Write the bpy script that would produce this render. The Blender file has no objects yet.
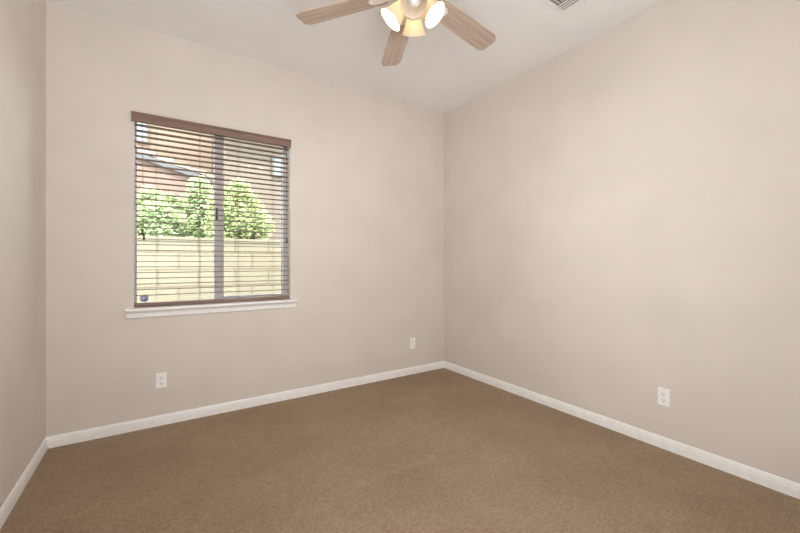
import bpy, bmesh, math, random
from mathutils import Vector, Matrix, noise
sc = bpy.context.scene
col = sc.collection
PI = math.pi

# ------------------------------------------------------------------ camera, world, sun, exposure
F = 369.0; HZ = 261.8; ZC = 1.140; TH = math.atan2(0.5489, 0.8359)
cam = bpy.data.objects.new('camera', bpy.data.cameras.new('camera')); col.objects.link(cam)
cam.location = (0, 0, ZC); cam.rotation_euler = (PI/2, 0, -TH)
cam.data.sensor_width = 36; cam.data.lens = F/800*36
cam.data.shift_y = -(266.5-HZ)/800; cam.data.clip_start = 0.02
sc.camera = cam

W = bpy.data.worlds.new('world'); sc.world = W; W.use_nodes = True
W.node_tree.nodes['Background'].inputs[0].default_value = (0.88, 0.94, 1.0, 1)
W.node_tree.nodes['Background'].inputs[1].default_value = 10.0

sun = bpy.data.objects.new('sun', bpy.data.lights.new('sun', 'SUN')); col.objects.link(sun)
sun.data.energy = 12.0; sun.data.angle = math.radians(1.0); sun.data.color = (1, 0.95, 0.86)
sun.rotation_euler = Vector((0.12, 0.57, -0.82)).to_track_quat('-Z', 'Y').to_euler()

# added fill light, unseen behind the camera, in a made-up doorway
added_fill = bpy.data.objects.new('hall_light', bpy.data.lights.new('hall_light', 'AREA')); col.objects.link(added_fill)
added_fill.data.shape = 'RECTANGLE'; added_fill.data.size = 1.4; added_fill.data.size_y = 1.9
added_fill.data.energy = 66; added_fill.data.color = (0.97, 0.985, 1.0)
added_fill.location = (0.32, -0.42, 1.12); added_fill.rotation_euler = (PI/2, 0, 0)
added_fill.rotation_euler = Vector((0.50, 0.66, 0.56)).to_track_quat('-Z', 'Z').to_euler()

vs = sc.view_settings
vs.view_transform = 'Standard'; vs.look = 'None'; vs.gamma = 1; vs.use_curve_mapping = False
vs.exposure = 0.0
try:
    sc.cycles.max_bounces = 16; sc.cycles.diffuse_bounces = 10; sc.cycles.transparent_max_bounces = 24
    sc.cycles.sample_clamp_indirect = 6
except Exception: pass

# ------------------------------------------------------------------ helpers
def at(px, py, Y):
    """point of the plane y=Y seen at a pixel of the photograph"""
    t = (px-400)/F; c, s = math.cos(TH), math.sin(TH)
    d = Y/(c-s*t)
    return Vector((d*(c*t+s), Y, ZC+(HZ-py)/F*d))
def at_z(px, py, z):
    t = (px-400)/F; c, s = math.cos(TH), math.sin(TH)
    d = (z-ZC)*F/(HZ-py)
    return Vector((d*(c*t+s), d*(c-s*t), z))
def at_x(px, py, X):
    t = (px-400)/F; c, s = math.cos(TH), math.sin(TH)
    d = X/(c*t+s)
    return Vector((X, d*(c-s*t), ZC+(HZ-py)/F*d))

class MB:
    def __init__(s): s.bm = bmesh.new()
    def box(s, a, b, bev=0, mat=None):
        lo = [min(a[i], b[i]) for i in range(3)]; hi = [max(a[i], b[i]) for i in range(3)]
        vv = [s.bm.verts.new((x, y, z)) for x in (lo[0], hi[0]) for y in (lo[1], hi[1]) for z in (lo[2], hi[2])]
        fs = [(0,1,3,2),(4,6,7,5),(0,4,5,1),(2,3,7,6),(0,2,6,4),(1,5,7,3)]
        ff = [s.bm.faces.new([vv[i] for i in q]) for q in fs]
        if bev:
            es = list({e for f in ff for e in f.edges})
            r = bmesh.ops.bevel(s.bm, geom=es, offset=bev, segments=2, affect='EDGES', profile=0.7)
            vv = list({v for f in r['faces'] for v in f.verts} | {v for v in vv if v.is_valid})
        if mat is not None:
            bmesh.ops.transform(s.bm, matrix=mat, verts=vv)
        return s
    def prism(s, pts, fn, ends):
        """sweep a closed 2D outline: fn(u,v,k) gives the 3D point at end k"""
        rings = [[s.bm.verts.new(fn(u, v, k)) for u, v in pts] for k in ends]
        n = len(pts)
        for a, b in zip(rings, rings[1:]):
            for i in range(n): s.bm.faces.new((a[i], a[(i+1) % n], b[(i+1) % n], b[i]))
        s.bm.faces.new(list(reversed(rings[0]))); s.bm.faces.new(rings[-1])
        return s
    def tube(s, pts, r, n=8):
        pts = [Vector(p) for p in pts]
        rs = r if isinstance(r, (list, tuple)) else [r]*len(pts)
        rings = []
        for i, p in enumerate(pts):
            d = (pts[min(i+1, len(pts)-1)]-pts[max(i-1, 0)]).normalized()
            up = Vector((0, 0, 1)) if abs(d.z) < 0.9 else Vector((1, 0, 0))
            a = d.cross(up).normalized(); b = d.cross(a)
            rings.append([s.bm.verts.new(p+(a*math.cos(2*PI*k/n)+b*math.sin(2*PI*k/n))*rs[i]) for k in range(n)])
        for a, b in zip(rings, rings[1:]):
            for i in range(n): s.bm.faces.new((a[i], a[(i+1) % n], b[(i+1) % n], b[i]))
        s.bm.faces.new(list(reversed(rings[0]))); s.bm.faces.new(rings[-1])
        return s
    def lathe(s, prof, M=None, n=28, cap=(False, False)):
        """revolve (r, z) pairs about Z, then place with M"""
        M = M or Matrix()
        rings = [[s.bm.verts.new(M @ Vector((r*math.cos(2*PI*k/n), r*math.sin(2*PI*k/n), z))) for k in range(n)] for r, z in prof]
        for a, b in zip(rings, rings[1:]):
            for i in range(n): s.bm.faces.new((a[i], a[(i+1) % n], b[(i+1) % n], b[i]))
        if cap[0]: s.bm.faces.new(list(reversed(rings[0])))
        if cap[1]: s.bm.faces.new(rings[-1])
        return s
    def quad(s, *p):
        s.bm.faces.new([s.bm.verts.new(q) for q in p]); return s
    def build(s, name, m, parent=None, smooth=False, loc=None):
        bmesh.ops.recalc_face_normals(s.bm, faces=s.bm.faces)
        me = bpy.data.meshes.new(name); s.bm.to_mesh(me); s.bm.free()
        me.materials.append(m)
        if smooth:
            for p in me.polygons: p.use_smooth = True
        o = bpy.data.objects.new(name, me); col.objects.link(o)
        if parent: o.parent = parent
        if loc: o.location = loc
        return o

def tag(o, label=None, cat=None, group=None, kind=None):
    if label: o['label'] = label
    if cat: o['category'] = cat
    if group: o['group'] = group
    if kind: o['kind'] = kind
    return o
def empty(name, loc=(0, 0, 0), rz=0):
    o = bpy.data.objects.new(name, None); col.objects.link(o)
    o.location = loc; o.rotation_euler = (0, 0, rz); o.empty_display_size = 0.05
    return o
def copy_tree(o, parent=None):
    c = o.copy(); col.objects.link(c)
    if parent: c.parent = parent
    for ch in list(o.children): copy_tree(ch, c)
    return c

# ------------------------------------------------------------------ materials
def new_mat(name):
    m = bpy.data.materials.new(name); m.use_nodes = True
    nt = m.node_tree; nt.nodes.clear()
    out = nt.nodes.new('ShaderNodeOutputMaterial')
    return m, nt, out
def nd(nt, t, **kw):
    n = nt.nodes.new(t)
    for k, v in kw.items():
        if k in n.inputs: n.inputs[k].default_value = v
        else: setattr(n, k, v)
    return n
def coords(nt, scale=(1, 1, 1), rot=(0, 0, 0)):
    tc = nd(nt, 'ShaderNodeTexCoord'); mp = nd(nt, 'ShaderNodeMapping')
    mp.inputs['Scale'].default_value = scale; mp.inputs['Rotation'].default_value = rot
    nt.links.new(tc.outputs['Object'], mp.inputs['Vector'])
    return mp.outputs['Vector']
def ramp(nt, fac, stops):
    r = nd(nt, 'ShaderNodeValToRGB'); e = r.color_ramp.elements
    while len(e) < len(stops): e.new(0.5)
    for k, (p, c) in enumerate(stops):
        e[k].position = p; e[k].color = (*c, 1)
    nt.links.new(fac, r.inputs['Fac']); return r.outputs['Color']
def mix(nt, fac, a, b, mode='MIX'):
    n = nd(nt, 'ShaderNodeMix'); n.data_type = 'RGBA'; n.blend_type = mode
    for sk, v in ((n.inputs[0], fac), (n.inputs[6], a), (n.inputs[7], b)):
        if hasattr(v, 'links'): nt.links.new(v, sk)
        elif isinstance(v, (int, float)): sk.default_value = v
        else: sk.default_value = (*v, 1)
    return n.outputs[2]
def bump(nt, h, strength, dist):
    b = nd(nt, 'ShaderNodeBump', Strength=strength, Distance=dist)
    nt.links.new(h, b.inputs['Height']); return b.outputs['Normal']
def pbsdf(nt, out, colr, rough=0.5, normal=None, spec=0.5, metal=0.0):
    p = nd(nt, 'ShaderNodeBsdfPrincipled')
    if hasattr(colr, 'links'): nt.links.new(colr, p.inputs['Base Color'])
    else: p.inputs['Base Color'].default_value = (*colr, 1)
    p.inputs['Roughness'].default_value = rough
    p.inputs['Specular IOR Level'].default_value = spec
    p.inputs['Metallic'].default_value = metal
    if normal: nt.links.new(normal, p.inputs['Normal'])
    nt.links.new(p.outputs[0], out.inputs['Surface']); return p

def paint(name, c, rough=0.8, bump_s=0.12, sc_=110, var=0.03):
    m, nt, out = new_mat(name)
    v = coords(nt)
    n1 = nd(nt, 'ShaderNodeTexNoise', Scale=sc_, Detail=3.0); nt.links.new(v, n1.inputs['Vector'])
    n2 = nd(nt, 'ShaderNodeTexNoise', Scale=3.0, Detail=2.0); nt.links.new(v, n2.inputs['Vector'])
    cc = ramp(nt, n2.outputs['Fac'], [(0.3, tuple(x*(1-var) for x in c)), (0.7, tuple(x*(1+var) for x in c))])
    pbsdf(nt, out, cc, rough, bump(nt, n1.outputs['Fac'], bump_s, 0.004), 0.3)
    return m
def plain(name, c, rough=0.45, spec=0.5, metal=0.0):
    m, nt, out = new_mat(name)
    v = coords(nt)
    n2 = nd(nt, 'ShaderNodeTexNoise', Scale=25.0, Detail=2.0); nt.links.new(v, n2.inputs['Vector'])
    cc = ramp(nt, n2.outputs['Fac'], [(0.3, tuple(x*0.97 for x in c)), (0.7, tuple(min(1, x*1.03) for x in c))])
    pbsdf(nt, out, cc, rough, None, spec, metal)
    return m
def wood(name, dark, light, scale=(2, 30, 30), rough=0.5):
    m, nt, out = new_mat(name)
    v = coords(nt, scale)
    n1 = nd(nt, 'ShaderNodeTexNoise', Scale=1.6, Detail=6.0, Roughness=0.6, Distortion=0.6); nt.links.new(v, n1.inputs['Vector'])
    n2 = nd(nt, 'ShaderNodeTexNoise', Scale=6.0, Detail=3.0); nt.links.new(v, n2.inputs['Vector'])
    c1 = ramp(nt, n1.outputs['Fac'], [(0.32, dark), (0.66, light)])
    c2 = mix(nt, 0.25, c1, ramp(nt, n2.outputs['Fac'], [(0.4, dark), (0.6, light)]))
    pbsdf(nt, out, c2, rough, bump(nt, n1.outputs['Fac'], 0.08, 0.002), 0.4)
    return m

WALL = (0.695, 0.645, 0.594)
M_wall = paint('wall_paint', WALL)
M_ceil = paint('ceiling_paint', (0.87, 0.87, 0.875), 0.9, 0.10, 90, 0.015)
M_trim = plain('white_trim_paint', (0.91, 0.915, 0.915), 0.4)
M_vinyl = plain('white_vinyl', (0.62, 0.60, 0.61), 0.4)
M_plate = plain('outlet_plastic', (0.92, 0.92, 0.915), 0.35)
M_slot = plain('dark_slot', (0.03, 0.03, 0.03), 0.6)
M_screw = plain('screw_metal', (0.75, 0.74, 0.7), 0.35, 0.5, 0.6)
M_blind = wood('brown_blind_wood', (0.15, 0.09, 0.07), (0.25, 0.158, 0.125), (1.5, 40, 40), 0.45)
M_cord = plain('brown_cord', (0.16, 0.11, 0.085), 0.8)
M_tassel = plain('tassel_wood', (0.05, 0.03, 0.022), 0.5)
M_blade = wood('weathered_oak', (0.36, 0.275, 0.215), (0.56, 0.455, 0.375), (1.2, 34, 34), 0.55)
M_fan = plain('fan_white_enamel', (0.78, 0.74, 0.70), 0.4)
M_vent = plain('vent_white_metal', (0.86, 0.86, 0.84), 0.4)
M_duct = plain('dark_duct', (0.24, 0.24, 0.24), 0.8)
M_latch = plain('latch_dark', (0.05, 0.05, 0.055), 0.5)

def carpet():
    m, nt, out = new_mat('carpet')
    v = coords(nt)
    vo = nd(nt, 'ShaderNodeTexVoronoi', Scale=125.0, Randomness=0.22); nt.links.new(v, vo.inputs['Vector'])
    nb = nd(nt, 'ShaderNodeTexNoise', Scale=2.2, Detail=4.0, Roughness=0.6); nt.links.new(v, nb.inputs['Vector'])
    nf = nd(nt, 'ShaderNodeTexNoise', Scale=160.0, Detail=3.0); nt.links.new(v, nf.inputs['Vector'])
    base = ramp(nt, nb.outputs['Fac'], [(0.3, (0.352, 0.262, 0.178)), (0.72, (0.415, 0.315, 0.220))])
    sep = nd(nt, 'ShaderNodeSeparateColor'); nt.links.new(vo.outputs['Color'], sep.inputs[0])
    fleck = ramp(nt, sep.outputs[0], [(0.0, (0.85, 0.85, 0.85)), (0.5, (1, 1, 1)), (1.0, (1.14, 1.13, 1.12))])
    c = mix(nt, 1.0, base, fleck, 'MULTIPLY')
    fine = ramp(nt, nf.outputs['Fac'], [(0.3, (0.84, 0.84, 0.84)), (0.7, (1.12, 1.12, 1.12))])
    c = mix(nt, 0.3, c, fine, 'MULTIPLY')
    # worn, flattened marks left by furniture
    sx = nd(nt, 'ShaderNodeSeparateXYZ'); nt.links.new(v, sx.inputs[0])
    def math_(op, a, b=None, c_=None):
        n = nd(nt, 'ShaderNodeMath'); n.operation = op
        for i, q in enumerate((a, b, c_)):
            if q is None: continue
            if hasattr(q, 'links'): nt.links.new(q, n.inputs[i])
            else: n.inputs[i].default_value = q
        return n.outputs[0]
    marks = [((362, 483), (362.5, 482.7), 0.03, 1.0), ((372, 479), (432, 458), 0.02, 0.55), ((431, 457.5), (432, 457.2), 0.03, 1.0),
             ((314, 429), (314.5, 429), 0.03, 0.8), ((374, 415), (374.5, 415), 0.03, 0.6), ((378, 443.5), (378.5, 443.5), 0.018, 0.6),
             ((441, 473), (470, 466), 0.03, 0.3)]
    tot = None
    for pa, pb, w, amp in marks:
        a = at_z(*pa, 0.0); b = at_z(*pb, 0.0); ab = b-a; L2 = ab.x**2+ab.y**2
        dx = math_('SUBTRACT', sx.outputs[0], a.x); dy = math_('SUBTRACT', sx.outputs[1], a.y)
        t = math_('ADD', math_('MULTIPLY', dx, ab.x/L2), math_('MULTIPLY', dy, ab.y/L2))
        tn = nd(nt, 'ShaderNodeClamp'); nt.links.new(t, tn.inputs[0]); t = tn.outputs[0]
        ex = math_('SUBTRACT', dx, math_('MULTIPLY', t, ab.x)); ey = math_('SUBTRACT', dy, math_('MULTIPLY', t, ab.y))
        dd = math_('SQRT', math_('ADD', math_('MULTIPLY', ex, ex), math_('MULTIPLY', ey, ey)))
        g = nd(nt, 'ShaderNodeMapRange'); g.interpolation_type = 'SMOOTHSTEP'
        nt.links.new(dd, g.inputs[0]); g.inputs[1].default_value = w*0.3; g.inputs[2].default_value = w*1.6
        g.inputs[3].default_value = amp; g.inputs[4].default_value = 0
        tot = g.outputs[0] if tot is None else math_('MAXIMUM', tot, g.outputs[0])
    c = mix(nt, math_('MULTIPLY', tot, 0.42), c, (0.46, 0.36, 0.27))
    h = math_('SUBTRACT', math_('MULTIPLY', nf.outputs['Fac'], 0.7), vo.outputs['Distance'])
    pbsdf(nt, out, c, 0.95, bump(nt, h, 0.9, 0.008), 0.1)
    return m
M_carpet = carpet()

def glass_pane():
    m, nt, out = new_mat('window_glass')
    tr = nd(nt, 'ShaderNodeBsdfTransparent'); tr.inputs[0].default_value = (0.97, 0.98, 0.97, 1)
    gl = nd(nt, 'ShaderNodeBsdfGlossy', Roughness=0.02)
    lw = nd(nt, 'ShaderNodeFresnel', IOR=1.15)
    ms = nd(nt, 'ShaderNodeMixShader')
    nt.links.new(lw.outputs[0], ms.inputs[0]); nt.links.new(tr.outputs[0], ms.inputs[1]); nt.links.new(gl.outputs[0], ms.inputs[2])
    nt.links.new(ms.outputs[0], out.inputs['Surface']); return m
M_glass = glass_pane()

def shade_glass():
    m, nt, out = new_mat('alabaster_shade_glass')
    v = coords(nt)
    n1 = nd(nt, 'ShaderNodeTexNoise', Scale=18.0, Detail=3.0, Distortion=1.5); nt.links.new(v, n1.inputs['Vector'])
    cc = ramp(nt, n1.outputs['Fac'], [(0.3, (0.86, 0.74, 0.56)), (0.7, (0.95, 0.86, 0.70))])
    df = nd(nt, 'ShaderNodeBsdfDiffuse'); tl = nd(nt, 'ShaderNodeBsdfTranslucent')
    nt.links.new(cc, df.inputs[0])
    tl.inputs[0].default_value = (0.66, 0.55, 0.39, 1)
    gl = nd(nt, 'ShaderNodeBsdfGlossy', Roughness=0.2)
    m1 = nd(nt, 'ShaderNodeMixShader', Fac=0.4); nt.links.new(df.outputs[0], m1.inputs[1]); nt.links.new(tl.outputs[0], m1.inputs[2])
    m2 = nd(nt, 'ShaderNodeMixShader', Fac=0.05); nt.links.new(m1.outputs[0], m2.inputs[1]); nt.links.new(gl.outputs[0], m2.inputs[2])
    nt.links.new(m2.outputs[0], out.inputs['Surface']); return m
M_shade = shade_glass()
def lit(name, c, s):
    m, nt, out = new_mat(name)
    e = nd(nt, 'ShaderNodeEmission', Strength=s); e.inputs[0].default_value = (*c, 1)
    nt.links.new(e.outputs[0], out.inputs['Surface']); return m
M_bulb = lit('lit_bulb', (1.0, 0.95, 0.885), 660)
M_deadbulb = plain('frosted_bulb', (0.75, 0.77, 0.80), 0.3)

def block_mat():
    m, nt, out = new_mat('cream_block')
    v = coords(nt, (1, 1, 1), (-PI/2, 0, 0))
    b = nd(nt, 'ShaderNodeTexBrick'); nt.links.new(v, b.inputs['Vector'])
    b.inputs['Scale'].default_value = 1.0
    b.inputs['Brick Width'].default_value = 0.406; b.inputs['Row Height'].default_value = 0.20
    b.inputs['Mortar Size'].default_value = 0.010; b.inputs['Mortar Smooth'].default_value = 0.2
    b.inputs['Color1'].default_value = (0.156, 0.142, 0.102, 1); b.inputs['Color2'].default_value = (0.17, 0.156, 0.114, 1)
    b.inputs['Mortar'].default_value = (0.095, 0.07, 0.042, 1)
    n1 = nd(nt, 'ShaderNodeTexNoise', Scale=30.0, Detail=4.0); nt.links.new(v, n1.inputs['Vector'])
    c = mix(nt, 0.25, b.outputs['Color'], ramp(nt, n1.outputs['Fac'], [(0.3, (0.14, 0.126, 0.0875)), (0.7, (0.1725, 0.16, 0.12))]))
    pbsdf(nt, out, c, 0.9, bump(nt, n1.outputs['Fac'], 0.3, 0.01), 0.2)
    return m
M_block = block_mat()
M_stucco = paint('peach_stucco', (0.16, 0.1175, 0.09), 0.95, 0.3, 25, 0.04)
M_stucco2 = paint('rose_stucco', (0.145, 0.1025, 0.0825), 0.95, 0.3, 25, 0.04)
M_stucco3 = paint('cream_stucco', (0.1125, 0.0925, 0.074), 0.95, 0.3, 25, 0.04)
M_tile = paint('clay_roof_tile', (0.17, 0.135, 0.1075), 0.8, 0.2, 12, 0.10)
M_fascia_shadow = plain('shadow_grey_fascia', (0.06, 0.06, 0.0625), 0.7)  # grey paints in the shadow band below the rake tiles
M_gravel = paint('tan_gravel', (0.2, 0.175, 0.14), 0.95, 0.8, 40, 0.15)
M_bluepane = plain('neighbour_pane', (0.11, 0.15, 0.17), 0.15, 0.5)
M_bark = paint('bark', (0.11, 0.075, 0.045), 0.9, 0.6, 30, 0.15)
def leaf_mat(name, a, b):
    m, nt, out = new_mat(name)
    v = coords(nt)
    n1 = nd(nt, 'ShaderNodeTexNoise', Scale=7.0, Detail=3.0); nt.links.new(v, n1.inputs['Vector'])
    c = ramp(nt, n1.outputs['Fac'], [(0.35, a), (0.65, b)])
    df = nd(nt, 'ShaderNodeBsdfDiffuse'); tl = nd(nt, 'ShaderNodeBsdfTranslucent'); ms = nd(nt, 'ShaderNodeMixShader', Fac=0.5)
    nt.links.new(c, df.inputs[0]); nt.links.new(c, tl.inputs[0])
    nt.links.new(df.outputs[0], ms.inputs[1]); nt.links.new(tl.outputs[0], ms.inputs[2])
    nt.links.new(ms.outputs[0], out.inputs['Surface']); return m
M_leaf = leaf_mat('leaf_green', (0.34, 0.44, 0.235), (0.50, 0.56, 0.36))
M_leaf2 = leaf_mat('leaf_yellow_green', (0.38, 0.46, 0.23), (0.52, 0.56, 0.34))

# ------------------------------------------------------------------ the room
XL, XR, YF, YB, H = -0.570, 2.584, -0.150, 3.069, 2.74
T = 0.15
OX0, OX1, OZ0, OZ1 = at(133.9, 300, YB).x, at(290.2, 300, YB).x, at(133.9, 308.3, YB).z, at(133.9, 112.8, YB).z      # window opening
def struct(o): o['kind'] = 'structure'; return o
hy = -2.2
struct(MB().box((XL-T, hy, -0.15), (XR+T, YB+T, 0)).build('floor', M_carpet))
struct(MB().box((XL-T, hy, H), (XR+T, YB+T, H+0.2)).build('ceiling', M_ceil))
struct(MB().box((XL-T, hy, 0), (XL, YB+T, H)).build('wall_left', M_wall))
struct(MB().box((XR, hy, 0), (XR+T, YB+T, H)).build('wall_right', M_wall))
b = MB()
b.box((XL, YB, 0), (OX0, YB+T, H)); b.box((OX1, YB, 0), (XR, YB+T, H))
b.box((OX0, YB, 0), (OX1, YB+T, OZ0)); b.box((OX0, YB, OZ1), (OX1, YB+T, H))
struct(b.build('wall_back', M_wall))
DX0, DX1, DZ = -0.45, 1.10, 2.30  # unseen made-up doorway, opened wide for the added fill light
b = MB()
b.box((XL, YF-T, 0), (DX0, YF, H)); b.box((DX1, YF-T, 0), (XR, YF, H)); b.box((DX0, YF-T, DZ), (DX1, YF, H))
struct(b.build('wall_front', M_wall))
b = MB(); b.box((XL, hy-0.1, 0), (XR, hy, H)); struct(b.build('wall_hall', M_wall))

# baseboards with a moulded profile
PROF = [(0, 0), (0.010, 0), (0.010, 0.042), (0.008, 0.046), (0.0085, 0.055), (0.006, 0.062), (0.005, 0.068), (0.002, 0.071), (0, 0.071)]
def base(name, fn): struct(MB().prism(PROF, fn, (0, 1)).build(name, M_trim))
base('baseboard_back', lambda u, v, k: (XL+u if k == 0 else XR-u, YB-u, v))
base('baseboard_left', lambda u, v, k: (XL+u, YB-u if k == 0 else YF+u, v))
base('baseboard_right', lambda u, v, k: (XR-u, YB-u if k == 0 else YF+u, v))
base('baseboard_front', lambda u, v, k: (DX1 if k == 0 else XR-u, YF+u, v))

# ------------------------------------------------------------------ window: frame, sashes, panes
wy0, wy1 = YB+0.085, YB+0.145
win = struct(empty('window_1', ((OX0+OX1)/2, wy0, OZ0)))
def wbuild(mb, name, m, smooth=False, parent=None):
    for v in mb.bm.verts: v.co -= Vector(win.location)
    return mb.build(name, m, parent or win, smooth)
fw = 0.035; fl = at(136.9, 200, wy0).x-OX0-0.010; ft_ = 0.008
b = MB()
b.box((OX0, wy0, OZ0), (OX0+fl, wy1, OZ1)); b.box((OX1-fw, wy0, OZ0), (OX1, wy1, OZ1))
b.box((OX0+fl, wy0, OZ0), (OX1-fw, wy1, OZ0+0.012)); b.box((OX0+fl, wy0, OZ1-ft_), (OX1-fw, wy1, OZ1))
wbuild(b, 'window_frame', M_vinyl)
xm0 = at(214.2, 200, wy0+0.005).x; xm1 = at(224.2, 200, wy0+0.005).x
def sash(x0, x1, y0, y1, sl, sr, r):
    b = MB(); z0, z1 = OZ0+0.012, OZ1-ft_; rt = 0.008
    b.box((x0, y0, z0), (x0+sl, y1, z1), 0.002); b.box((x1-sr, y0, z0), (x1, y1, z1), 0.002)
    b.box((x0+sl, y0, z0), (x1-sr, y1, z0+r)); b.box((x0+sl, y0, z1-rt), (x1-sr, y1, z1))
    s = wbuild(b, 'window_sash', M_vinyl)
    ym = (y0+y1)/2
    b = MB(); b.box((x0+sl-0.004, ym-0.002, z0+r-0.004), (x1-sr+0.004, ym+0.002, z1-rt+0.004))
    wbuild(b, 'window_pane', M_glass, parent=s)
    return s
xmid = (xm0+xm1)/2
sash(OX0+fl, xm1-0.012, wy0+0.004, wy0+0.027, 0.010, xm1-0.012-xm0, 0.009)
sash(xmid-0.01, OX1-fw, wy0+0.031, wy0+0.055, xm1-xmid+0.01, OX1-fw-at(282.8, 200, wy0+0.04).x, 0.032)
p = at(216.8, 214, wy0)
b = MB()
b.box((p.x-0.007, wy0-0.004, p.z-0.045), (p.x+0.007, wy0+0.004, p.z+0.045), 0.002)
b.tube([(p.x, wy0-0.004, p.z+0.03), (p.x-0.002, wy0-0.02, p.z+0.02), (p.x-0.003, wy0-0.022, p.z-0.012), (p.x+0.004, wy0-0.006, p.z-0.034)], 0.0035)
wbuild(b, 'sash_latch', M_latch)

# moulded stool and apron under the window
SX0, SX1 = at(125.2, 310, YB-0.035).x, at(297.8, 300, YB-0.035).x
zs = OZ0
prof = [(0.0, 0.0), (-0.040, 0.0), (-0.044, -0.004), (-0.044, -0.014), (-0.040, -0.018), (-0.032, -0.020), (-0.024, -0.026), (-0.016, -0.034), (-0.014, -0.062), (-0.010, -0.066), (0.0, -0.066)]
b = MB()
b.prism(prof, lambda u, v, k: ((SX0+max(0, -v-0.018)*0.12) if k == 0 else (SX1-max(0, -v-0.018)*0.35), YB+u, zs+v), (0, 1))
b.box((OX0, YB, zs-0.001), (OX1, wy0, zs+0.0015))
struct(b.build('trim_1', M_trim))

# ------------------------------------------------------------------ blind
BX0, BX1 = OX0+0.006, OX1-0.006
by = YB+0.030                                   # slat centre line
blind = empty('window_blind', ((OX0+OX1)/2, by, OZ0+0.003))
tag(blind, 'brown horizontal slat blind lowered and tilted open in the white framed window', 'blind')
def bb(mb, name, m, smooth=False, parent=None):
    for v in mb.bm.verts: v.co -= Vector(blind.location)
    return mb.build(name, m, parent or blind, smooth)
vz1 = at(131.5, 111.0, YB-0.03).z; vz0 = vz1-0.059
vx0, vx1 = at(131.2, 115, YB-0.03).x, at(291.3, 140, YB-0.03).x
vp = [(0, 0), (-0.004, 0.0), (-0.006, 0.008), (-0.004, 0.014), (-0.004, 0.040), (-0.009, 0.047), (-0.012, 0.054), (-0.012, 0.059), (0, 0.059)]
b = MB()
b.prism(vp, lambda u, v, k: ((vx0, vx1)[k], YB-0.022+u, vz0+v), (0, 1))
b.box((vx0, YB-0.022, vz0), (vx0+0.010, YB-0.0005, vz0+0.059)); b.box((vx1-0.010, YB-0.022, vz0), (vx1, YB-0.0005, vz0+0.059))
bb(b, 'valance', M_blind)
b = MB(); b.box((BX0, by-0.026, OZ1-0.045), (BX1, by+0.026, OZ1-0.002), 0.003); bb(b, 'headrail', M_blind)
zr0 = OZ0+0.004; zr1 = zr0+0.027
b = MB(); b.box((BX0, by-0.026, zr0), (BX1, by+0.026, zr1), 0.006); bb(b, 'bottom_rail', M_blind)
# one slat, gently crowned, copied for every other slat
NS = 31; pz = 0.0390; z_first = OZ1-0.068
b = MB(); n = 8; nx = 12
cols = []
for j in range(nx+1):
    x = BX0+0.001+(BX1-BX0-0.002)*j/nx
    up = []; dn = []
    for i in range(n+1):
        u = -0.025+0.05*i/n; hh = 0.0022*(1-(u/0.025)**2)
        up.append(b.bm.verts.new((x, by+u, hh+0.0013))); dn.append(b.bm.verts.new((x, by+u, hh-0.0013)))
    cols.append((up, dn))
for (u0, d0), (u1, d1) in zip(cols, cols[1:]):
    for i in range(n):
        b.bm.faces.new((u0[i], u0[i+1], u1[i+1], u1[i])); b.bm.faces.new((d0[i], d1[i], d1[i+1], d0[i+1]))
    b.bm.faces.new((u0[0], u1[0], d1[0], d0[0])); b.bm.faces.new((u0[n], d0[n], d1[n], u1[n]))
for (u, d) in (cols[0], cols[-1]):
    for i in range(n): b.bm.faces.new((u[i], d[i], d[i+1], u[i+1]))
for v in b.bm.verts: v.co -= Vector((blind.location.x, blind.location.y, 0))
slat = b.build('slat', M_blind, blind)
rnd = random.Random(4)
for k in range(NS):
    s = slat if k == 0 else slat.copy()
    if k:
        col.objects.link(s); s.parent = blind
    s.location = (0, 0, z_first-k*pz-blind.location.z+rnd.uniform(-0.0012, 0.0012))
    s.rotation_euler = (math.radians(rnd.uniform(-1.0, 1.0)), math.radians(rnd.uniform(-0.08, 0.08)), 0)
for px in (156.3, 200.3, 239.0, 274.0):
    x = at(px, 200, by-0.03).x
    b = MB()
    for yy in (by-0.0285, by+0.0285):
        b.tube([(x, yy, zr1-0.012), (x, yy, OZ1-0.03)], 0.0011, 6)
    for k in range(NS):
        zz = z_first-k*pz-0.003
        b.tube([(x, by-0.0285, zz), (x, by+0.0285, zz)], 0.0006, 4)
    bb(b, 'ladder_cord', M_cord)
def tassel(x, y, z, parent, s=1.0):
    b = MB()
    b.lathe([(0.0012, 0.042*s), (0.004*s, 0.040*s), (0.0055*s, 0.030*s), (0.0045*s, 0.024*s), (0.0075*s, 0.008*s), (0.0065*s, 0.0), (0.001, -0.001)], Matrix.Translation((x, y, z)), 14, (True, True))
    return bb(b, 'tassel', M_tassel, True, parent)
yc = by-0.036
for px, ty in ((142.3, 235), (143.9, 240)):
    p = at(px, ty, yc)
    b = MB(); b.tube([(at(142.3 if px < 143 else 142.9, 120, yc).x, yc, vz0+0.02), (at(142.3 if px < 143 else 143.2, 180, yc).x, yc, 1.7), (p.x, yc, p.z+0.04)], 0.0011, 6)
    c = bb(b, 'lift_cord', M_cord); tassel(p.x, yc, p.z, c)
p = at(286.8, 243, yc)
b = MB(); b.tube([(p.x, yc, vz0+0.02), (p.x, yc, p.z+0.04)], 0.0011, 6)
c = bb(b, 'tilt_cord', M_cord); tassel(p.x, yc, p.z, c, 0.9)
p = at(286.0, 158, yc)
b = MB(); b.tube([(p.x-0.01, yc, vz0+0.02), (p.x-0.01, yc, p.z+0.035)], 0.0022, 6)
c = bb(b, 'tilt_cord', M_cord)
b = MB()
b.tube([(p.x-0.01, yc, p.z+0.04), (p.x-0.01, yc, p.z)], [0.004, 0.007], 10); b.tube([(p.x+0.014, yc, p.z+0.05), (p.x+0.014, yc, p.z+0.01)], [0.004, 0.007], 10)
tag(bb(b, 'cord_tip', M_vinyl, False, c), 'pale plastic cord tip')

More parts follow.
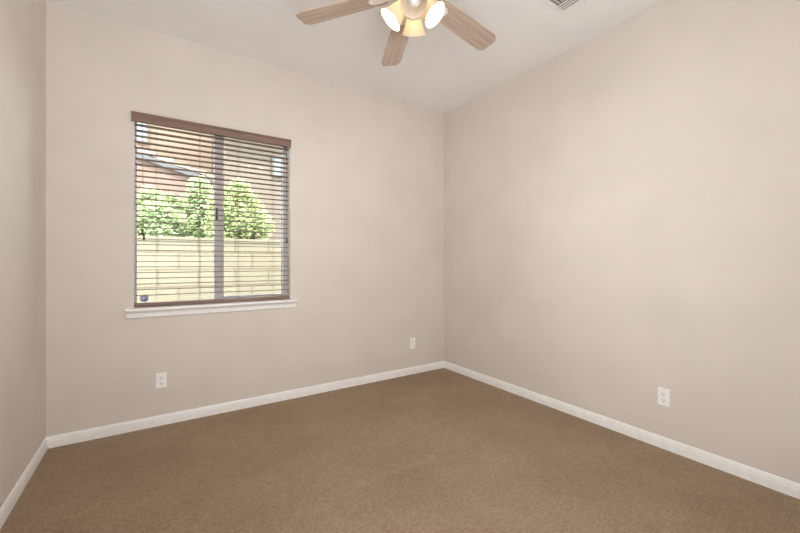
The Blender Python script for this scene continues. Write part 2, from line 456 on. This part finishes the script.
# ------------------------------------------------------------------ alarm sticker on the glass
M_blue = plain('sticker_blue', (0.09, 0.12, 0.40), 0.4)
M_pale = plain('sticker_white', (0.82, 0.83, 0.90), 0.4)
sp = at(144.2, 298.3, wy0+0.0125)
st = empty('security_sticker', sp)
tag(st, 'small blue eight-sided alarm sticker on the window glass, lower left corner', 'sticker')
def octo(r, y0, y1):
    b = MB(); pts = [(r*math.cos(PI/8+k*PI/4), r*math.sin(PI/8+k*PI/4)) for k in range(8)]
    return b.prism(pts, lambda u, v, k: (u, (y0, y1)[k], v), (0, 1))
octo(0.0275, -0.0002, 0.0002).build('border', M_pale, st)
octo(0.0255, -0.0006, -0.0002).build('field', M_blue, st)
cu = bpy.data.curves.new('emblem_letters', 'FONT'); cu.body = 'ADT'; cu.size = 0.026; cu.align_x = 'CENTER'; cu.align_y = 'CENTER'; cu.extrude = 0.0002; cu.offset = 0.0012
to = bpy.data.objects.new('t', cu); col.objects.link(to)
bpy.context.view_layer.update()
me = bpy.data.meshes.new_from_object(to.evaluated_get(bpy.context.evaluated_depsgraph_get()))
bpy.data.objects.remove(to); me.materials.clear(); me.materials.append(M_pale)
lo = bpy.data.objects.new('emblem_letters', me); col.objects.link(lo); lo.parent = st
lo.rotation_euler = (PI/2, 0, 0); lo.location = (0, -0.0009, 0)
b = MB(); b.box((-0.012, -0.001, 0.013), (0.012, -0.0006, 0.016)); b.build('emblem_bar', M_pale, st)

# ------------------------------------------------------------------ wall outlets
def outlet(loc, rz, label):
    o = empty('wall_outlet', loc, rz)               # local: plate in XZ, facing -Y
    tag(o, label, 'outlet', 'white duplex wall outlets')
    b = MB(); b.box((-0.032, -0.006, -0.053), (0.032, 0, 0.053), 0.0025); b.build('cover_plate', M_plate, o)
    for s in (1, -1):
        b = MB()
        pts = []
        for k in range(24):
            a = 2*PI*k/24; pts.append((max(-0.0145, min(0.0145, 0.0175*math.cos(a))), 0.0145*math.sin(a)+s*0.0195))
        b.prism(pts, lambda u, v, k: (u, (-0.0055, -0.0085)[k], v), (0, 1))
        r = b.build('receptacle', M_plate, o)
        b = MB(); zc = s*0.0195
        b.box((-0.0075, -0.0089, zc-0.002), (-0.005, -0.0085, zc+0.0075)); b.box((0.005, -0.0089, zc-0.001), (0.0075, -0.0085, zc+0.0065))
        b.lathe([(0.0028, 0), (0.0028, 0.0005)], Matrix.Translation((0, -0.0084, zc-0.0075)) @ Matrix.Rotation(PI/2, 4, 'X'), 12, (True, True))
        b.build('slot', M_slot, r)
    b = MB(); b.lathe([(0.0034, 0), (0.0034, 0.0006), (0.002, 0.0012)], Matrix.Translation((0, -0.006, 0)) @ Matrix.Rotation(PI/2, 4, 'X'), 14, (True, True)); b.build('screw', M_screw, o)
    return o
outlet(at(161.3, 380.2, YB), 0, 'white duplex outlet on the window wall, below the window\'s left corner')
outlet(at(412.4, 343.4, YB), 0, 'white duplex outlet on the window wall, close to the far room corner')
outlet(at_x(664, 396.8, XR), -PI/2, 'white duplex outlet alone on the wide right-hand wall above the baseboard')

# ------------------------------------------------------------------ ceiling register
vc = at_z(562.5, 13.0, H)
VW = 0.34
vent = empty('ceiling_vent', (vc.x-VW/2, vc.y-VW/2, H))
tag(vent, 'white louvred air vent set in the ceiling, right of the fan', 'vent')
b = MB(); fwv = 0.016; hv = VW/2
fp = [(0, 0), (0, -0.003), (0.004, -0.006), (0.012, -0.008), (0.016, -0.005), (0.016, 0)]
for s in range(4):
    R_ = Matrix.Rotation(s*PI/2, 4, 'Z')
    b.prism(fp, lambda u, v, k: R_ @ Vector(((-hv+u) if k == 0 else (hv-u), -hv+u, v)), (0, 1))
b.build('vent_frame', M_vent, vent)
b = MB(); b.box((-hv+0.02, -hv+0.02, -0.0012), (hv-0.02, hv-0.02, -0.0002)); b.build('duct_opening', M_duct, vent)
def louver(p0, p1, tilt):
    p0 = Vector(p0); p1 = Vector(p1); d = (p1-p0).normalized(); sd = Vector((-d.y, d.x, 0))
    b = MB(); w = 0.0078
    a = sd*math.cos(tilt)*w+Vector((0, 0, 1))*math.sin(tilt)*w; nrm = d.cross(a).normalized()*0.0006
    vs_ = []
    for q in (p0, p1):
        for e in (-1, 1):
            for g in (-1, 1): vs_.append(b.bm.verts.new(q+a*e+nrm*g))
    for q in ((0, 1, 3, 2), (4, 6, 7, 5), (0, 2, 6, 4), (1, 5, 7, 3), (0, 4, 5, 1), (2, 3, 7, 6)): b.bm.faces.new([vs_[i] for i in q])
    b.build('louver', M_vent, vent)
i0 = hv-fwv
for k in range(4):
    x = i0-0.010-k*0.0215; louver((x, -i0, -0.0075), (x, i0, -0.0075), -0.15)
    louver((-x, -i0, -0.0075), (-x, i0, -0.0075), 0.15)
xi = i0-0.010-4*0.017-0.012
for k in range(14):
    y = -i0+0.012+k*(2*i0-0.024)/13; louver((-xi, y, -0.0075), (xi, y, -0.0075), 0.45 if y > 0 else -0.45)

# ------------------------------------------------------------------ ceiling fan
fan = empty('ceiling_fan', (1.034, 1.452, H))
tag(fan, 'ceiling fan with weathered oak blades and glowing bell glass lights', 'ceiling fan')
ZB = 2.453-H                                     # blade plane
b = MB(); b.lathe([(0.068, 0), (0.068, -0.02), (0.055, -0.045), (0.03, -0.06), (0.018, -0.064)], None, 32, (True, True)); b.build('canopy', M_fan, fan, True)
b = MB(); b.lathe([(0.0135, -0.06), (0.0135, -0.15)], None, 20, (True, True)); b.build('downrod', M_fan, fan, True)
b = MB(); b.lathe([(0.02, -0.14), (0.06, -0.15), (0.098, -0.175), (0.108, -0.21), (0.108, -0.25), (0.09, -0.275), (0.078, -0.285), (0.078, -0.300), (0.03, -0.302)], None, 40, (True, True)); b.build('motor_housing', M_fan, fan, True)
b = MB(); b.lathe([(0.05, -0.300), (0.056, -0.310), (0.056, -0.350), (0.066, -0.362), (0.066, -0.380), (0.05, -0.402), (0.02, -0.412), (0.004, -0.414)], None, 32, (True, True)); b.build('light_fitter', M_fan, fan, True)
b = MB(); b.lathe([(0.004, -0.410), (0.010, -0.417), (0.011, -0.424), (0.006, -0.432), (0.001, -0.434)], None, 16, (True, True)); b.build('finial', M_fan, fan, True)
a_ = math.radians(40-33.2); cx_, cy_ = 0.064*math.cos(a_), 0.064*math.sin(a_)
b = MB(); b.tube([(cx_, cy_, -0.372), (cx_+0.004, cy_, -0.384)], 0.0016, 6); pc = b.build('pull_chain', M_screw, fan)
b = MB(); b.box((cx_-0.005, cy_-0.009, -0.404), (cx_+0.013, cy_+0.009, -0.384), 0.003); b.build('chain_fob', M_fan, pc)
# blade along +X, pitched
def blade_outline():
    r0, r1 = 0.150, 0.630
    up = [(r0, 0.045), (r0+0.03, 0.052), (0.40, 0.060), (r1-0.045, 0.063), (r1-0.030, 0.062), (r1-0.002, 0.046), (r1, 0.042)]
    return up+[(x, -y) for x, y in reversed(up)]
b = MB(); b.prism(blade_outline(), lambda u, v, k: (u, v, (-0.0035, 0.0035)[k]), (0, 1))
bl = b.build('blade', M_blade, fan)
b = MB()
b.prism([(0.080, 0.014), (0.13, 0.012), (0.17, 0.030), (0.215, 0.026), (0.235, 0.010), (0.235, -0.010), (0.215, -0.026), (0.17, -0.030), (0.13, -0.012), (0.080, -0.014)],
        lambda u, v, k: (u, v, (-0.0085, -0.0035)[k]), (0, 1))
for q in ((0.185, 0.018), (0.185, -0.018), (0.222, 0.0)):
    b.lathe([(0.005, -0.0085), (0.005, -0.0105), (0.002, -0.012)], Matrix.Translation((q[0], q[1], 0)), 10, (True, True))
ir = b.build('blade_iron', M_fan, fan)
A0 = math.radians(68.9)
for k in range(6):
    a = A0+k*PI/3
    m = Matrix.Translation((0, 0, ZB)) @ Matrix.Rotation(math.radians(-3.4), 4, Vector((math.sin(A0), -math.cos(A0), 0))) @ Matrix.Rotation(a, 4, 'Z') @ Matrix.Rotation(math.radians(-11), 4, 'X')
    for src in (bl, ir):
        o = src if k == 0 else src.copy()
        if k: col.objects.link(o); o.parent = fan
        o.matrix_local = m
# four bell shades on short arms
def bell(M):
    b = MB()
    out = [(0.024, 0.0), (0.028, 0.004), (0.032, 0.018), (0.037, 0.040), (0.045, 0.066), (0.053, 0.088), (0.060, 0.100), (0.062, 0.104)]
    th = 0.003
    prof = out+[(0.0605, 0.1045)]+[(r-th, z) for r, z in reversed(out[:-1])]
    b.lathe(prof, M, 36)
    return b
A1 = math.radians(88-33.3)
for k in range(4):
    a = A1+k*PI/2-(math.radians(14) if k == 3 else 0)
    d = Vector((math.cos(a), math.sin(a), 0)); tilt = math.radians(42)
    ax = (d*math.sin(tilt)+Vector((0, 0, -1))*math.cos(tilt)).normalized()
    p0 = Vector((0, 0, -0.350))+d*(0.032 if k == 3 else 0.043)
    Mx = Matrix.Translation(p0) @ ax.to_track_quat('Z', 'Y').to_matrix().to_4x4()
    b = MB(); b.lathe([(0.016, -0.018), (0.018, -0.004), (0.027, 0.0), (0.029, 0.012), (0.025, 0.014)], Mx, 24, (True, True)); b.build('socket', M_fan, fan, True)
    sh = bell(Mx @ Matrix.Translation((0, 0, 0.004))).build('lamp_shade', M_shade, fan, True)
    lit_ = k != 2
    b = MB(); b.lathe([(0.011, 0.016), (0.012, 0.030), (0.017, 0.045), (0.0215, 0.062), (0.0215, 0.074), (0.016, 0.087), (0.007, 0.093), (0.001, 0.094)], Mx, 20, (True, True))
    bu = b.build('bulb', M_bulb if lit_ else M_deadbulb, sh, True)
    if not lit_: tag(bu, 'unlit frosted bulb')

# ------------------------------------------------------------------ outdoors
GZ = -0.15
b = MB(); b.box((-16, YB+T, GZ-0.2), (16, 30, GZ)); struct(b.build('ground', M_gravel))
FY = 5.0
ft = at(150, 236.2, FY).z
bw = empty('block_wall', (0, FY, GZ))
tag(bw, 'cream concrete block garden wall outside the window', 'garden wall')
b = MB(); b.box((-2.6, 0, 0), (4.0, 0.2, ft-GZ-0.05)); b.build('wall_body', M_block, bw)
b = MB(); b.box((-2.6, -0.012, ft-GZ-0.05), (4.0, 0.212, ft-GZ), 0.008); b.build('cap_course', M_block, bw)

# neighbouring house
HY = 9.6
ra = at(132, 147.5, HY); rb = at(262, 194.5, HY)          # the rake of its lower roof
dirv = (rb-ra); dirv.normalize()
house = empty('neighbour_house', (at(200, 200, HY).x, HY, GZ))
tag(house, 'peach stucco neighbouring house with clay tile roof edge beyond the garden wall', 'house')
def hb(mb, name, m, parent=None, smooth=False):
    for v in mb.bm.verts: v.co -= Vector(house.location)
    return mb.build(name, m, parent or house, smooth)
UY = HY+1.4
b = MB(); b.box((-3.4, UY, GZ), (at(223, 150, UY).x, UY+3, 8.0)); hb(b, 'upper_wall', M_stucco)
L0 = ra-dirv*1.6; L1 = rb
b = MB()
pts = [(L0.x, GZ), (L1.x, GZ), (L1.x, L1.z-0.10), (L0.x, L0.z-0.10)]
b.prism(pts, lambda u, v, k: (u, (HY+0.06, UY)[k], v), (0, 1)); hb(b, 'gable_wall', M_stucco2)
nrm = Vector((-dirv.z, 0, dirv.x))
if nrm.z < 0: nrm = -nrm
b = MB()
q = [L0-nrm*0.05, L1-nrm*0.05, L1-nrm*0.12, L0-nrm*0.12]
b.prism([(p.x, p.z) for p in q], lambda u, v, k: (u, (HY, UY)[k], v), (0, 1)); hb(b, 'roof_deck', M_stucco2)
b = MB()  # board coloured as the shade under the tile edge
q = [L0-nrm*0.06, L1-nrm*0.06, L1-nrm*0.17, L0-nrm*0.17]
b.prism([(p.x, p.z) for p in q], lambda u, v, k: (u, (HY-0.04, HY)[k], v), (0, 1)); hb(b, 'fascia_board', M_fascia_shadow)
Lt = (L1-L0).length; nt_ = 13; tl = Lt/nt_
def tile_mb(p, q, r0, r1):
    b = MB(); n = 8
    d = (q-p).normalized(); side = Vector((0, 1, 0)); up = nrm
    rings = []
    for c, r in ((p, r0), (q, r1)):
        o_ = [b.bm.verts.new(c+side*math.cos(PI*k/n)*r+up*math.sin(PI*k/n)*r) for k in range(n+1)]
        i_ = [b.bm.verts.new(c+side*math.cos(PI*k/n)*(r-0.02)+up*math.sin(PI*k/n)*(r-0.02)) for k in range(n+1)]
        rings.append((o_, i_))
    (o0, i0_), (o1, i1_) = rings
    for k in range(n):
        b.bm.faces.new((o0[k], o0[k+1], o1[k+1], o1[k])); b.bm.faces.new((i0_[k], i1_[k], i1_[k+1], i0_[k+1]))
        b.bm.faces.new((o0[k], i0_[k], i0_[k+1], o0[k+1])); b.bm.faces.new((o1[k], o1[k+1], i1_[k+1], i1_[k]))
    for k in (0, n): b.bm.faces.new((o0[k], o1[k], i1_[k], i0_[k]))
    return b
for row in range(1):
    for k in range(nt_):
        p = L0+dirv*(k*tl)-nrm*0.05+Vector((0, 0.10, 0)); q_ = p+dirv*(tl*1.10)+nrm*0.02
        hb(tile_mb(p, q_, 0.092, 0.130), 'rake_tile', M_tile)
b = MB()                                                  # barrel tiles over the rest of the slope
for yy in [HY+0.32+0.2*i for i in range(6)]:
    for k in range(nt_):
        p = L0+dirv*(k*tl)-nrm*0.05; p.y = yy; q_ = p+dirv*(tl*1.08)+nrm*0.02
        t_ = tile_mb(p, q_, 0.085, 0.10); me = bpy.data.meshes.new('t'); t_.bm.to_mesh(me); t_.bm.free(); b.bm.from_mesh(me); bpy.data.meshes.remove(me)
hb(b, 'roof_tiles', M_tile)
def house_window(px0, py0, px1, py1, Y):
    a = at(px0, py0, Y); c = at(px1, py1, Y)
    x0, x1, z1, z0 = a.x, c.x, a.z, c.z
    b = MB(); w = 0.05
    b.box((x0-w, Y-0.05, z0-w), (x0, Y+0.01, z1+w)); b.box((x1, Y-0.05, z0-w), (x1+w, Y+0.01, z1+w))
    b.box((x0, Y-0.05, z0-w), (x1, Y+0.01, z0)); b.box((x0, Y-0.05, z1), (x1, Y+0.01, z1+w))
    f = hb(b, 'window_surround', M_stucco3)
    b = MB(); b.box((x0, Y-0.02, z0), (x1, Y-0.004, z1)); hb(b, 'window_pane', M_bluepane, f)
house_window(134, 116, 147, 142, UY)
# wing on the right, under its own eave
WY = 9.0
wx0 = at(222.5, 150, WY).x
ez = at(250, 122, WY).z
b = MB(); b.box((wx0, WY, GZ), (4.8, WY+3.2, ez+0.4)); hb(b, 'wing_wall', M_stucco3)
b = MB(); b.box((wx0-0.05, WY-0.62, ez), (5.0, WY+0.0, ez+0.14)); hb(b, 'eave', M_stucco2)
house_window(273.5, 158, 284, 176, WY)

# trees between the garden wall and the house
def tree(name, x, y, zc, rx, ry, rz, n, m, seed, label):
    r = random.Random(seed); n = int(n*2)
    o = empty(name, (x, y, GZ)); tag(o, label, 'tree', 'garden trees behind the block wall')
    b = MB(); h = zc-GZ
    b.tube([(0, 0, 0), (0.03, 0.02, h*0.5), (0, 0, h)], [0.06, 0.045, 0.02], 8)
    b.build('trunk', M_bark, o, True)
    for k in range(6):
        a = k*PI/3+r.uniform(-.3, .3)
        b = MB(); b.tube([(0.02, 0.01, h*r.uniform(.45, .7)), (rx*.4*math.cos(a), ry*.4*math.sin(a), h*.9), (rx*.8*math.cos(a), ry*.8*math.sin(a), h+rz*r.uniform(-.2, .7))], [0.022, 0.015, 0.005], 6)
        b.build('branch', M_bark, o, True)
    b = MB()
    lobes = []
    for k in range(26):
        u = Vector((r.gauss(0, 1), r.gauss(0, 1), r.gauss(0, 1))).normalized()*r.uniform(.25, .78)
        lobes.append((Vector((u.x*rx, u.y*ry, h+u.z*rz)), r.uniform(.24, .42)))
    for k in range(n):
        c, s = lobes[r.randrange(len(lobes))]
        u = Vector((r.gauss(0, 1), r.gauss(0, 1), r.gauss(0, 1))).normalized()*s*(r.random()**0.4)
        p = c+Vector((u.x*min(rx, 1), u.y*min(ry, 1), u.z*min(rz, 1)))
        L = r.uniform(.034, .06); w = L*.42
        d = Vector((r.gauss(0, 1), r.gauss(0, 1), r.gauss(0, .6))).normalized(); s_ = d.cross(Vector((r.gauss(0, .6), r.gauss(0, .6), 1))).normalized(); up = s_.cross(d)
        v = [b.bm.verts.new(p-d*L), b.bm.verts.new(p+s_*w-up*w*.3), b.bm.verts.new(p+d*L), b.bm.verts.new(p-s_*w-up*w*.3)]
        b.bm.faces.new((v[0], v[1], v[2])); b.bm.faces.new((v[0], v[2], v[3]))
    b.build('foliage', m, o)
def tree_at(px, py, ty, *a):
    p = at(px, py, ty); tree('garden_tree', p.x, ty, p.z, *a)
tree_at(146, 230, 6.25, 0.50, 0.42, 0.60, 4200, M_leaf, 1, 'green leafy tree over the block wall at the window\'s left side')
tree_at(196, 221, 7.60, 0.62, 0.5, 0.90, 5600, M_leaf, 2, 'tallest pale green leafy tree, behind the block wall at the window\'s centre')
tree_at(242, 222, 6.25, 0.50, 0.42, 0.70, 4600, M_leaf2, 3, 'yellow-green leafy tree over the block wall right of the window\'s centre bar')
